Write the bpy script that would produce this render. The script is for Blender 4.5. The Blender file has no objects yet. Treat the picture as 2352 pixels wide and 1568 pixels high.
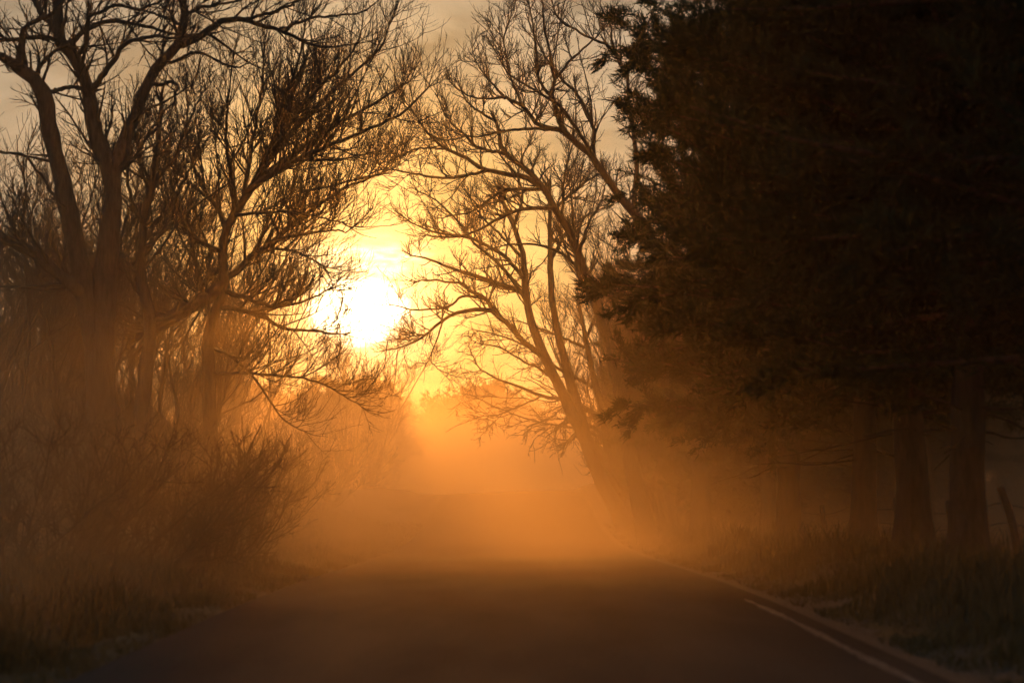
import bpy, math
import numpy as np
from mathutils import Vector

# ------------------------------------------------------------------ camera, sky, sun, exposure
sc = bpy.context.scene
R = math.radians
FPX, CX, CY, HOR = 3267.0, 1176.0, 784.0, 1110.0      # photo measured on a 2352 x 1568 grid
EYE = 1.5
PITCH = math.atan((HOR - CY) / FPX)
cam = bpy.data.cameras.new('camera')
cam.lens = 50.0; cam.sensor_width = 36.0
cam.clip_start = 0.1; cam.clip_end = 6000.0
cam.dof.use_dof = True; cam.dof.focus_distance = 48.0; cam.dof.aperture_fstop = 0.050 / 0.055
camo = bpy.data.objects.new('camera', cam)
sc.collection.objects.link(camo)
camo.location = (0, 0, EYE); camo.rotation_euler = (math.pi / 2 + PITCH, 0, 0)
sc.camera = camo


def ray(px, py):
    dx, dz = px - CX, CY - py
    y = FPX * math.cos(PITCH) - dz * math.sin(PITCH)
    z = FPX * math.sin(PITCH) + dz * math.cos(PITCH)
    return np.array([dx, y, z])


def at(px, py, d):
    v = ray(px, py)
    v = v * (d / v[1])
    return v + np.array([0, 0, EYE])


SUN = ray(832, 712); SUN = SUN / np.linalg.norm(SUN)
SUN_EL = math.asin(SUN[2]); SUN_AZ = math.atan2(SUN[0], SUN[1])     # azimuth from +Y towards +X

w = bpy.data.worlds.new('World'); sc.world = w; w.use_nodes = True
nt = w.node_tree; N = nt.nodes; L = nt.links
N.clear()


def node(tree, t, **kw):
    n = tree.nodes.new(t)
    for k, v in kw.items():
        setattr(n, k, v)
    return n


def math_node(tree, op, a, b=None, c=None):
    n = tree.nodes.new('ShaderNodeMath'); n.operation = op
    for i, v in enumerate((a, b, c)):
        if v is None:
            continue
        if isinstance(v, (int, float)):
            n.inputs[i].default_value = v
        else:
            tree.links.new(v, n.inputs[i])
    return n.outputs[0]


def maprange(tree, v, a, b, c, d, smooth=True):
    n = tree.nodes.new('ShaderNodeMapRange')
    if smooth:
        n.interpolation_type = 'SMOOTHSTEP'
    tree.links.new(v, n.inputs[0])
    for i, x in enumerate((a, b, c, d)):
        n.inputs[i + 1].default_value = x
    return n.outputs[0]


def ramp(tree, fac, stops, interp='LINEAR'):
    n = tree.nodes.new('ShaderNodeValToRGB')
    cr = n.color_ramp; cr.interpolation = interp
    while len(cr.elements) < len(stops):
        cr.elements.new(0.5)
    for e, (p, c) in zip(cr.elements, stops):
        e.position = p
        e.color = (c[0], c[1], c[2], 1)
    tree.links.new(fac, n.inputs[0])
    return n.outputs[0]


sky = node(nt, 'ShaderNodeTexSky', sky_type='NISHITA')
sky.sun_disc = False; sky.sun_elevation = SUN_EL; sky.sun_rotation = SUN_AZ
sky.air_density = 1.6; sky.dust_density = 5.0; sky.ozone_density = 1.0
tc = node(nt, 'ShaderNodeTexCoord')
sep = node(nt, 'ShaderNodeSeparateXYZ'); L.new(tc.outputs['Generated'], sep.inputs[0])
dot = node(nt, 'ShaderNodeVectorMath', operation='DOT_PRODUCT')
L.new(tc.outputs['Generated'], dot.inputs[0]); dot.inputs[1].default_value = SUN
cosd = math_node(nt, 'MINIMUM', dot.outputs['Value'], 1.0)
ang = math_node(nt, 'DIVIDE', math_node(nt, 'ARCCOSINE', cosd), math.pi)          # 0..1 = 0..180 deg
el = math_node(nt, 'MULTIPLY', math_node(nt, 'ARCSINE', sep.outputs['Z']), 180 / math.pi)   # degrees
az = math_node(nt, 'MULTIPLY', math_node(nt, 'ARCTAN2', sep.outputs['X'], sep.outputs['Y']), 180 / math.pi)
# thin high cloud veil, lit by the low sun: its brightness falls with the angle from the sun
fac = math_node(nt, 'POWER', ang, 0.5)
def st(deg): return math.sqrt(deg / 180.0)
veil = ramp(nt, fac, [
    (0.0, (1.0, 0.66, 0.25)), (st(2.0), (1.0, 0.62, 0.21)), (st(4.5), (0.9, 0.50, 0.15)),
    (st(7.5), (0.66, 0.39, 0.14)), (st(10.5), (0.41, 0.295, 0.17)), (st(14), (0.33, 0.26, 0.18)),
    (st(22), (0.235, 0.195, 0.145)), (st(45), (0.135, 0.135, 0.13)), (st(90), (0.115, 0.128, 0.145)), (1.0, (0.095, 0.112, 0.14))])
# streaky clouds
cmb = node(nt, 'ShaderNodeCombineXYZ')
L.new(math_node(nt, 'ADD', az, math_node(nt, 'MULTIPLY', el, -0.55)), cmb.inputs[0])
L.new(math_node(nt, 'MULTIPLY', el, 2.1), cmb.inputs[1])
cn = node(nt, 'ShaderNodeTexNoise'); cn.inputs['Scale'].default_value = 0.16
cn.inputs['Detail'].default_value = 5; cn.inputs['Roughness'].default_value = 0.55; cn.inputs['Distortion'].default_value = 0.6
L.new(cmb.outputs[0], cn.inputs['Vector'])
cloud = maprange(nt, cn.outputs['Fac'], 0.30, 0.66, 0.68, 1.30)
def smudge(a0, e0, slope, lu, lv, amount):
    # one drifting bar of thicker (amount < 0) or thinner (amount > 0) cloud
    c_, s_ = math.cos(slope), math.sin(slope)
    da = math_node(nt, 'SUBTRACT', az, a0); de = math_node(nt, 'SUBTRACT', el, e0)
    wn = math_node(nt, 'MULTIPLY', math_node(nt, 'SUBTRACT', cn.outputs['Fac'], 0.5), 5.0)
    u_ = math_node(nt, 'DIVIDE', math_node(nt, 'ADD', math_node(nt, 'MULTIPLY', da, c_), math_node(nt, 'MULTIPLY', de, s_)), lu)
    v_ = math_node(nt, 'DIVIDE', math_node(nt, 'ADD', math_node(nt, 'ADD', math_node(nt, 'MULTIPLY', da, -s_), math_node(nt, 'MULTIPLY', de, c_)), wn), lv)
    g_ = math_node(nt, 'POWER', 2.718, math_node(nt, 'MULTIPLY', math_node(nt, 'ADD', math_node(nt, 'MULTIPLY', u_, u_), math_node(nt, 'MULTIPLY', v_, v_)), -1.0))
    return math_node(nt, 'ADD', math_node(nt, 'MULTIPLY', g_, amount), 1.0)


for args in ((-3.0, 17.6, 0.75, 2.6, 0.75, -0.5), (-6.4, 17.2, 1.2, 1.5, 0.6, -0.34), (0.2, 15.0, -0.25, 1.6, 0.45, 0.45), (-4.0, 13.0, 0.3, 2.0, 0.5, 0.2), (-12.0, 18.5, 0.4, 4.0, 1.1, -0.25), (4.0, 19.0, 0.5, 3.0, 0.8, -0.2)):
    cloud = math_node(nt, 'MULTIPLY', cloud, smudge(*args))
mulc = node(nt, 'ShaderNodeVectorMath', operation='MULTIPLY')
L.new(veil, mulc.inputs[0]); L.new(cloud, mulc.inputs[1])
# the sun itself behind bars of cloud
cmb2 = node(nt, 'ShaderNodeCombineXYZ')
L.new(math_node(nt, 'MULTIPLY', az, 0.45), cmb2.inputs[0]); L.new(math_node(nt, 'MULTIPLY', el, 1.3), cmb2.inputs[1])
sn = node(nt, 'ShaderNodeTexNoise'); sn.inputs['Scale'].default_value = 0.9; sn.inputs['Detail'].default_value = 4
L.new(cmb2.outputs[0], sn.inputs['Vector'])
wob = math_node(nt, 'MULTIPLY', math_node(nt, 'SUBTRACT', sn.outputs['Fac'], 0.5), 1.5)
sel = math.degrees(SUN_EL); saz = math.degrees(SUN_AZ)
# distance from the sun centre, flattened and wobbled
dele = math_node(nt, 'ADD', math_node(nt, 'SUBTRACT', el, sel), wob)
daz = math_node(nt, 'SUBTRACT', az, saz - 0.12)
rad = math_node(nt, 'SQRT', math_node(nt, 'ADD', math_node(nt, 'POWER', math_node(nt, 'DIVIDE', daz, 1.2), 2.0),
                                      math_node(nt, 'POWER', math_node(nt, 'DIVIDE', dele, 0.78), 2.0)))
core = maprange(nt, rad, 0.9, 1.95, 1.0, 0.0)
# second bright gap in the cloud a little above
dele2 = math_node(nt, 'SUBTRACT', dele, 2.05)
rad2 = math_node(nt, 'SQRT', math_node(nt, 'ADD', math_node(nt, 'POWER', math_node(nt, 'DIVIDE', math_node(nt, 'SUBTRACT', daz, 0.3), 3.6), 2.0),
                                       math_node(nt, 'POWER', dele2, 2.0)))
cmb3 = node(nt, 'ShaderNodeCombineXYZ')
L.new(math_node(nt, 'MULTIPLY', az, 0.8), cmb3.inputs[0]); L.new(math_node(nt, 'MULTIPLY', el, 2.6), cmb3.inputs[1])
sn3 = node(nt, 'ShaderNodeTexNoise'); sn3.inputs['Scale'].default_value = 1.1; sn3.inputs['Detail'].default_value = 5
L.new(cmb3.outputs[0], sn3.inputs['Vector'])
gap = math_node(nt, 'MULTIPLY', maprange(nt, rad2, 0.0, 1.1, 1.0, 0.0), maprange(nt, sn3.outputs['Fac'], 0.38, 0.62, 0.15, 1.25))
glow = math_node(nt, 'POWER', maprange(nt, ang, 0.0, 8.0 / 180, 1.0, 0.0, False), 2.2)
halo = math_node(nt, 'POWER', maprange(nt, ang, 0.0, 4.2 / 180, 1.0, 0.0, False), 2.0)
total = math_node(nt, 'ADD', math_node(nt, 'ADD', math_node(nt, 'MULTIPLY', core, 6.0), math_node(nt, 'MULTIPLY', gap, 1.3)), math_node(nt, 'MULTIPLY', halo, 1.1))
sun1 = node(nt, 'ShaderNodeVectorMath', operation='SCALE'); sun1.inputs[0].default_value = (1.0, 0.84, 0.52)
L.new(total, sun1.inputs['Scale'])
sun2 = node(nt, 'ShaderNodeVectorMath', operation='SCALE'); sun2.inputs[0].default_value = (1.0, 0.66, 0.26)
L.new(math_node(nt, 'MULTIPLY', glow, 0.75), sun2.inputs['Scale'])
sunc = node(nt, 'ShaderNodeVectorMath', operation='ADD')
L.new(sun1.outputs[0], sunc.inputs[0]); L.new(sun2.outputs[0], sunc.inputs[1])
addv = node(nt, 'ShaderNodeVectorMath', operation='ADD')
L.new(mulc.outputs[0], addv.inputs[0]); L.new(sunc.outputs[0], addv.inputs[1])
bgs = node(nt, 'ShaderNodeBackground'); L.new(sky.outputs[0], bgs.inputs[0]); bgs.inputs[1].default_value = 0.010
bgv = node(nt, 'ShaderNodeBackground'); L.new(addv.outputs[0], bgv.inputs[0]); bgv.inputs[1].default_value = 1.0
ash = node(nt, 'ShaderNodeAddShader'); L.new(bgs.outputs[0], ash.inputs[0]); L.new(bgv.outputs[0], ash.inputs[1])
wo = node(nt, 'ShaderNodeOutputWorld'); L.new(ash.outputs[0], wo.inputs[0])

sl = bpy.data.lights.new('sun', 'SUN'); sl.energy = 2.4; sl.angle = R(2.0); sl.color = (1.0, 0.34, 0.05)
so = bpy.data.objects.new('sun', sl); sc.collection.objects.link(so)
so.rotation_euler = Vector(SUN).to_track_quat('Z', 'Y').to_euler()
so.location = (0, 0, 60)

sc.view_settings.view_transform = 'Standard'; sc.view_settings.look = 'None'
sc.view_settings.exposure = 0.0; sc.view_settings.gamma = 1.0
try:
    sc.view_settings.use_curve_mapping = False
except Exception:
    pass
sc.render.engine = 'CYCLES'
sc.cycles.use_denoising = True
sc.cycles.use_adaptive_sampling = True; sc.cycles.adaptive_threshold = 0.12; sc.cycles.adaptive_min_samples = 20
sc.cycles.max_bounces = 6; sc.cycles.volume_bounces = 1; sc.cycles.diffuse_bounces = 2
sc.cycles.volume_step_rate = 1.0; sc.cycles.volume_max_steps = 256

HAZE_DENSITY = 0.0007
DUST_DENSITY = 0.080
BANK_DENSITY = 0.065

# ------------------------------------------------------------------ materials


def material(name, c1, c2, scale=6.0, rough=0.9, bump=0.0, stretch=(1, 1, 1), translucent=0.0, detail=6, spec=0.2):
    m = bpy.data.materials.new(name); m.use_nodes = True
    t = m.node_tree; b = t.nodes['Principled BSDF']
    tcn = t.nodes.new('ShaderNodeTexCoord')
    mp = t.nodes.new('ShaderNodeMapping'); mp.inputs['Scale'].default_value = stretch
    t.links.new(tcn.outputs['Object'], mp.inputs[0])
    nz = t.nodes.new('ShaderNodeTexNoise'); nz.inputs['Scale'].default_value = scale; nz.inputs['Detail'].default_value = detail
    nz.inputs['Roughness'].default_value = 0.65
    t.links.new(mp.outputs[0], nz.inputs['Vector'])
    col = ramp(t, nz.outputs['Fac'], [(0.32, c1), (0.68, c2)])
    t.links.new(col, b.inputs['Base Color'])
    b.inputs['Roughness'].default_value = rough
    b.inputs['Specular IOR Level'].default_value = spec
    if bump:
        bn = t.nodes.new('ShaderNodeBump'); bn.inputs['Strength'].default_value = bump; bn.inputs['Distance'].default_value = 0.03
        t.links.new(nz.outputs['Fac'], bn.inputs['Height']); t.links.new(bn.outputs[0], b.inputs['Normal'])
    return m


M = {
    'bark': material('bark', (0.035, 0.026, 0.02), (0.11, 0.085, 0.065), 9, bump=0.9, stretch=(2, 2, 0.35)),
    'twig': material('twig_bark', (0.05, 0.035, 0.026), (0.09, 0.065, 0.048), 3),
    'pinebark': material('pine_bark', (0.03, 0.022, 0.018), (0.10, 0.07, 0.05), 7, bump=1.0, stretch=(2.2, 2.2, 0.5)),
    'needle': material('needles', (0.018, 0.03, 0.014), (0.035, 0.05, 0.022), 2.0, rough=0.9, spec=0.05),
    'leaf': material('evergreen_leaf', (0.03, 0.04, 0.016), (0.06, 0.07, 0.03), 1.4, rough=0.7),
    'ground': material('verge_soil', (0.045, 0.038, 0.022), (0.115, 0.095, 0.055), 1.2, bump=0.6),
    'gravel': material('shoulder_gravel', (0.05, 0.045, 0.04), (0.15, 0.135, 0.115), 26, bump=0.9),
    'asphalt': material('worn_asphalt', (0.036, 0.034, 0.034), (0.075, 0.07, 0.066), 34, rough=0.95, bump=0.55, spec=0.03),
    'grass': material('dry_grass', (0.055, 0.055, 0.02), (0.15, 0.12, 0.06), 1.1, rough=0.8),
    'pole': material('pole_wood', (0.05, 0.04, 0.03), (0.11, 0.09, 0.07), 8, stretch=(3, 3, 0.3)),
    'post': material('post_wood', (0.06, 0.052, 0.043), (0.14, 0.12, 0.10), 9, bump=0.8, stretch=(3, 3, 0.4)),
    'wire': material('rusty_wire', (0.05, 0.03, 0.02), (0.10, 0.06, 0.04), 20, rough=0.6),
    'ceramic': material('insulator_ceramic', (0.20, 0.18, 0.16), (0.3, 0.27, 0.24), 5, rough=0.3),
}
# worn white paint: chipped through to the asphalt
m = bpy.data.materials.new('worn_white_paint'); m.use_nodes = True; t = m.node_tree
b = t.nodes['Principled BSDF']; b.inputs['Roughness'].default_value = 0.75
tcn = t.nodes.new('ShaderNodeTexCoord'); nz = t.nodes.new('ShaderNodeTexNoise')
nz.inputs['Scale'].default_value = 9; nz.inputs['Detail'].default_value = 8; nz.inputs['Roughness'].default_value = 0.75
t.links.new(tcn.outputs['Object'], nz.inputs['Vector'])
t.links.new(ramp(t, nz.outputs['Fac'], [(0.46, (0.05, 0.048, 0.046)), (0.72, (0.24, 0.23, 0.22))]), b.inputs['Base Color'])
M['paint'] = m
# asphalt: larger patches and wheel tracks of polish
t = M['asphalt'].node_tree; b = t.nodes['Principled BSDF']
src = b.inputs['Base Color'].links[0].from_socket
tcn = t.nodes.new('ShaderNodeTexCoord'); mp = t.nodes.new('ShaderNodeMapping'); mp.inputs['Scale'].default_value = (0.9, 0.22, 1)
t.links.new(tcn.outputs['Object'], mp.inputs[0])
nz = t.nodes.new('ShaderNodeTexNoise'); nz.inputs['Scale'].default_value = 0.8; nz.inputs['Detail'].default_value = 5
t.links.new(mp.outputs[0], nz.inputs['Vector'])
mx = t.nodes.new('ShaderNodeMix'); mx.data_type = 'RGBA'; mx.blend_type = 'MULTIPLY'; mx.inputs[0].default_value = 1.0
t.links.new(src, mx.inputs[6]); t.links.new(ramp(t, nz.outputs['Fac'], [(0.3, (0.7, 0.7, 0.7)), (0.7, (1.25, 1.22, 1.18))]), mx.inputs[7])
t.links.new(mx.outputs[2], b.inputs['Base Color'])
t.links.new(maprange(t, nz.outputs['Fac'], 0.3, 0.7, 1.0, 0.88), b.inputs['Roughness'])

# ------------------------------------------------------------------ helpers
COL = sc.collection


def mesh(name, V, faces, mat, smooth=False):
    """V (n,3); faces: list of int arrays (m,3) or (m,4)."""
    me = bpy.data.meshes.new(name)
    V = np.asarray(V, np.float32)
    faces = [np.asarray(f, np.int32) for f in faces if len(f)]
    me.vertices.add(len(V)); me.vertices.foreach_set('co', V.ravel())
    loops = np.concatenate([f.ravel() for f in faces])
    sizes = np.concatenate([np.full(len(f), f.shape[1], np.int32) for f in faces])
    starts = np.concatenate([[0], np.cumsum(sizes)[:-1]]).astype(np.int32)
    me.loops.add(len(loops)); me.loops.foreach_set('vertex_index', loops)
    me.polygons.add(len(sizes)); me.polygons.foreach_set('loop_start', starts)
    try:
        me.polygons.foreach_set('loop_total', sizes)
    except Exception:
        pass
    me.polygons.foreach_set('use_smooth', np.full(len(sizes), smooth, bool))
    me.update(calc_edges=True)
    me.validate()
    me.materials.append(mat)
    return me


def obj(name, me, parent=None, kind=None):
    o = bpy.data.objects.new(name, me); COL.objects.link(o)
    if parent is not None:
        o.parent = parent
    if kind:
        o['kind'] = kind
    return o


def thing(name, label, cat, loc=(0, 0, 0), group=None):
    o = bpy.data.objects.new(name, None); COL.objects.link(o)
    o.location = loc; o.empty_display_size = 0.2
    o['label'] = label; o['category'] = cat
    if group:
        o['group'] = group
    return o


def copy_tree(root, name, label, loc, rz, s, group=None):
    r = root.copy(); COL.objects.link(r); r.name = name
    r.location = loc; r.rotation_euler = (0, 0, rz); r.scale = (s, s, s * 1.0)
    r['label'] = label
    if group:
        r['group'] = group
    for ch in list(root.children):
        c = ch.copy(); COL.objects.link(c); c.parent = r
    return r


def tubes(P, Rr, sides, cap=True):
    """P (n,k,3), Rr (n,k) -> V, [quads, tris]"""
    n, k, _ = P.shape
    T = np.empty_like(P)
    T[:, 1:-1] = P[:, 2:] - P[:, :-2]; T[:, 0] = P[:, 1] - P[:, 0]; T[:, -1] = P[:, -1] - P[:, -2]
    T /= np.maximum(np.linalg.norm(T, axis=2, keepdims=True), 1e-9)
    main = P[:, -1] - P[:, 0]
    main /= np.maximum(np.linalg.norm(main, axis=1, keepdims=True), 1e-9)
    ref = np.where((np.abs(main[:, 2:3]) > 0.75), np.array([[1.0, 0.13, 0.0]]), np.array([[0.1, 0.0, 1.0]]))
    ref = np.repeat(ref[:, None, :], k, axis=1)
    A = np.cross(T, ref); A /= np.maximum(np.linalg.norm(A, axis=2, keepdims=True), 1e-9)
    B = np.cross(T, A)
    th = np.arange(sides) * 2 * math.pi / sides
    V = (P[:, :, None, :] + Rr[:, :, None, None] * (np.cos(th)[None, None, :, None] * A[:, :, None, :]
                                                    + np.sin(th)[None, None, :, None] * B[:, :, None, :]))
    idx = np.arange(n * k * sides).reshape(n, k, sides)
    a = idx[:, :-1, :]; bq = np.roll(idx, -1, axis=2)[:, :-1, :]
    c = np.roll(idx, -1, axis=2)[:, 1:, :]; d = idx[:, 1:, :]
    Q = np.stack([a, bq, c, d], axis=-1).reshape(-1, 4)
    F = [Q]
    V = V.reshape(-1, 3)
    if cap and sides > 3:
        ends = idx[:, -1, :]
        F.append(np.stack([np.repeat(ends[:, :1], sides - 2, 1), ends[:, 1:-1], ends[:, 2:]], -1).reshape(-1, 3))
    return V, F


def join(parts):
    Vs, Fs, o = [], [], 0
    for V, F in parts:
        Vs.append(V)
        for f in F:
            Fs.append(f + o)
        o += len(V)
    return np.concatenate(Vs), Fs


def unit(v):
    return v / np.maximum(np.linalg.norm(v, axis=-1, keepdims=True), 1e-9)


def resample(pts, n):
    """Catmull-Rom through pts (m,3), n points evenly spaced along the curve."""
    p = np.asarray(pts, float)
    if len(p) == 2:
        return p[0] + (p[1] - p[0]) * np.linspace(0, 1, n)[:, None]
    e = np.vstack([2 * p[0] - p[1], p, 2 * p[-1] - p[-2]])
    out = []
    for i in range(len(p) - 1):
        a, bb, c, d = e[i], e[i + 1], e[i + 2], e[i + 3]
        tt = np.linspace(0, 1, 12, endpoint=False)[:, None]
        out.append(0.5 * (2 * bb + (c - a) * tt + (2 * a - 5 * bb + 4 * c - d) * tt ** 2 + (3 * bb - a - 3 * c + d) * tt ** 3))
    out = np.vstack(out + [p[-1:]])
    s = np.concatenate([[0], np.cumsum(np.linalg.norm(np.diff(out, axis=0), axis=1))])
    u = np.linspace(0, s[-1], n)
    return np.stack([np.interp(u, s, out[:, j]) for j in range(3)], 1)


def grow(rng, start, dirs, length, K, wander, up, r0, r1):
    n = len(start)
    P = np.empty((n, K + 1, 3)); P[:, 0] = start
    d = unit(dirs)
    upv = np.array([0, 0, 1.0])
    step = (length / K)[:, None]
    for i in range(K):
        d = unit(d + rng.normal(0, wander, (n, 3)) + upv * up)
        P[:, i + 1] = P[:, i] + d * step
    tt = np.linspace(0, 1, K + 1)[None, :]
    Rr = r0[:, None] * (1 - tt) + r1[:, None] * tt
    return P, Rr


def spawn(rng, P, Rr, dens, t0, t1, angle, aspread, ln, lspread, K, wander, up, rmax, rmin, rfrac=0.6, upbias=0.2, shrink=0.5, pt=1.0):
    """Side shoots from all the polylines P at dens per metre."""
    n, k, _ = P.shape
    segl = np.linalg.norm(np.diff(P, axis=1), axis=2)
    tot = segl.sum(1)
    cnt = rng.poisson(tot * dens * (t1 - t0))
    idx = np.repeat(np.arange(n), cnt)
    m_ = len(idx)
    if m_ == 0:
        return np.zeros((0, K + 1, 3)), np.zeros((0, K + 1))
    tpar = t0 + (t1 - t0) * rng.random(m_) ** pt
    f = tpar * (k - 1); s = np.minimum(f.astype(int), k - 2); fr = (f - s)[:, None]
    a = P[idx, s]; bb = P[idx, s + 1]
    pos = a + (bb - a) * fr
    tan = unit(bb - a)
    rad = Rr[idx, s] * (1 - fr[:, 0]) + Rr[idx, s + 1] * fr[:, 0]
    perp = rng.normal(0, 1, (m_, 3)); perp[:, 2] += upbias * 2
    perp -= tan * (perp * tan).sum(1, keepdims=True); perp = unit(perp)
    an = rng.normal(angle, aspread, m_)[:, None]
    d = tan * np.cos(an) + perp * np.sin(an)
    length = ln * np.exp(rng.normal(0, lspread, m_)) * (1 - shrink * tpar)
    r0 = np.clip(rad * rfrac, rmin, rmax)
    return grow(rng, pos, d, length, K, wander, up, r0, np.full(m_, rmin * 0.75))


# ------------------------------------------------------------------ terrain


def smooth(x, a, b_):
    tt = np.clip((x - a) / (b_ - a), 0, 1)
    return tt * tt * (3 - 2 * tt)


def road_z(x, y):
    y = np.asarray(y, float)
    z = -0.42 * smooth(y, 16, 44) + 1.46 * smooth(y, 46, 75) - 2.6 * smooth(y, 77, 175)
    return z + 0.034 * np.asarray(x) * smooth(y, 45, 73) * (1 - smooth(y, 80, 140))


def ground_z(x, y):
    x = np.asarray(x, float); y = np.asarray(y, float)
    z = road_z(np.clip(x, -6, 6), y)
    z = z - 0.07 * (1 - smooth(np.abs(x), 3.35, 3.6))
    right = 0.36 * smooth(x, 3.7, 5.0) - 0.05 * smooth(x, 5.6, 8)
    left = -0.10 * smooth(-x, 3.7, 4.6) + 0.42 * smooth(-x, 4.9, 7.2)
    z = z + right + left
    off = smooth(np.abs(x), 3.7, 4.6)
    z = z + off * 0.06 * (np.sin(x * 1.7 + y * 0.83) + np.sin(y * 1.31 - x * 0.7 + 2) + 0.6 * np.sin(y * 2.9 + x * 2.3))
    z = z + 0.8 * smooth(np.abs(x), 20, 120) * np.sin(x * 0.021 + 1) * np.sin(y * 0.017)
    return z


def grid(xs, ys, zf):
    X, Y = np.meshgrid(xs, ys)
    V = np.stack([X, Y, zf(X, Y)], -1).reshape(-1, 3)
    ny, nx = X.shape
    i = np.arange(ny * nx).reshape(ny, nx)
    Q = np.stack([i[:-1, :-1], i[:-1, 1:], i[1:, 1:], i[1:, :-1]], -1).reshape(-1, 4)
    return V, [Q]


YS = np.concatenate([np.arange(-40, 0, 2.0), np.arange(0, 60, 0.5), np.arange(60, 300, 2.5), np.arange(300, 1001, 25.0)])
XS = np.concatenate([np.arange(-600, -60, 30.0), np.arange(-60, -14, 2.0), np.arange(-14, 14, 0.28), np.arange(14, 60, 2.0), np.arange(60, 601, 30.0)])
V, F = grid(XS, YS, ground_z); obj('ground', mesh('ground', V, F, M['ground'], True), kind='structure')
V, F = grid(np.linspace(-3.4, 3.4, 9), YS[YS < 420], lambda x, y: road_z(x, y)); obj('road', mesh('road', V, F, M['asphalt'], True), kind='structure')
# gravel shoulders, ragged towards the verge
rng = np.random.default_rng(5)
for sgn, w0, w1 in ((1, 3.34, 3.92),):
    ys = np.arange(6, 60, 0.25)
    edge = w1 + 0.2 * np.sin(ys * 1.1 + 0.6) + 0.14 * np.sin(ys * 2.9 + 1) + 0.1 * np.sin(ys * 6.1) + rng.normal(0, 0.07, len(ys))
    edge = np.maximum(edge, w0 + 0.06)
    u = np.linspace(0, 1, 6)
    X = sgn * (w0 + (edge[:, None] - w0) * u[None, :]); Y = np.repeat(ys[:, None], 6, 1)
    Z = np.maximum(ground_z(X, Y) + 0.012, np.where(np.abs(X) < 3.5, road_z(X, Y) + 0.006, -9))
    i = np.arange(X.size).reshape(X.shape)
    Q = np.stack([i[:-1, :-1], i[:-1, 1:], i[1:, 1:], i[1:, :-1]], -1).reshape(-1, 4)
    if sgn < 0:
        Q = Q[:, ::-1]
    obj('road_shoulder', mesh('road_shoulder', np.stack([X, Y, Z], -1).reshape(-1, 3), [Q], M['gravel'], True), kind='structure')
# worn edge line: separate surviving lengths of paint
for ya, yb in ((6.5, 19.0),):
    ys = np.concatenate([np.arange(ya, yb, 0.12), [yb]])
    taper = np.minimum(1, np.minimum((ys - ya) / 0.5 + 0.15, (yb - ys) / 0.5 + 0.15))
    c0 = 3.07 + 0.012 * np.sin(ys * 0.9); hw = (0.048 + 0.012 * np.sin(ys * 2.7) + rng.normal(0, 0.011, len(ys))) * taper
    yg = YS
    def line_z(x, y):
        z0 = np.interp(y, yg, road_z(0.0, yg)); s0 = np.interp(y, yg, road_z(1.0, yg) - road_z(0.0, yg))
        return z0 + s0 * x + 0.004
    Vl = np.stack([np.stack([c0 - hw, ys, line_z(c0 - hw, ys)], -1), np.stack([c0 + hw, ys, line_z(c0 + hw, ys)], -1)], 1).reshape(-1, 3)
    i = np.arange(len(ys) * 2).reshape(-1, 2)
    Q = np.stack([i[:-1, 0], i[:-1, 1], i[1:, 1], i[1:, 0]], -1)
    obj('road_edge_line', mesh('road_edge_line', Vl, [Q], M['paint']), kind='structure')

# ------------------------------------------------------------------ bare trees laid out limb by limb


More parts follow.
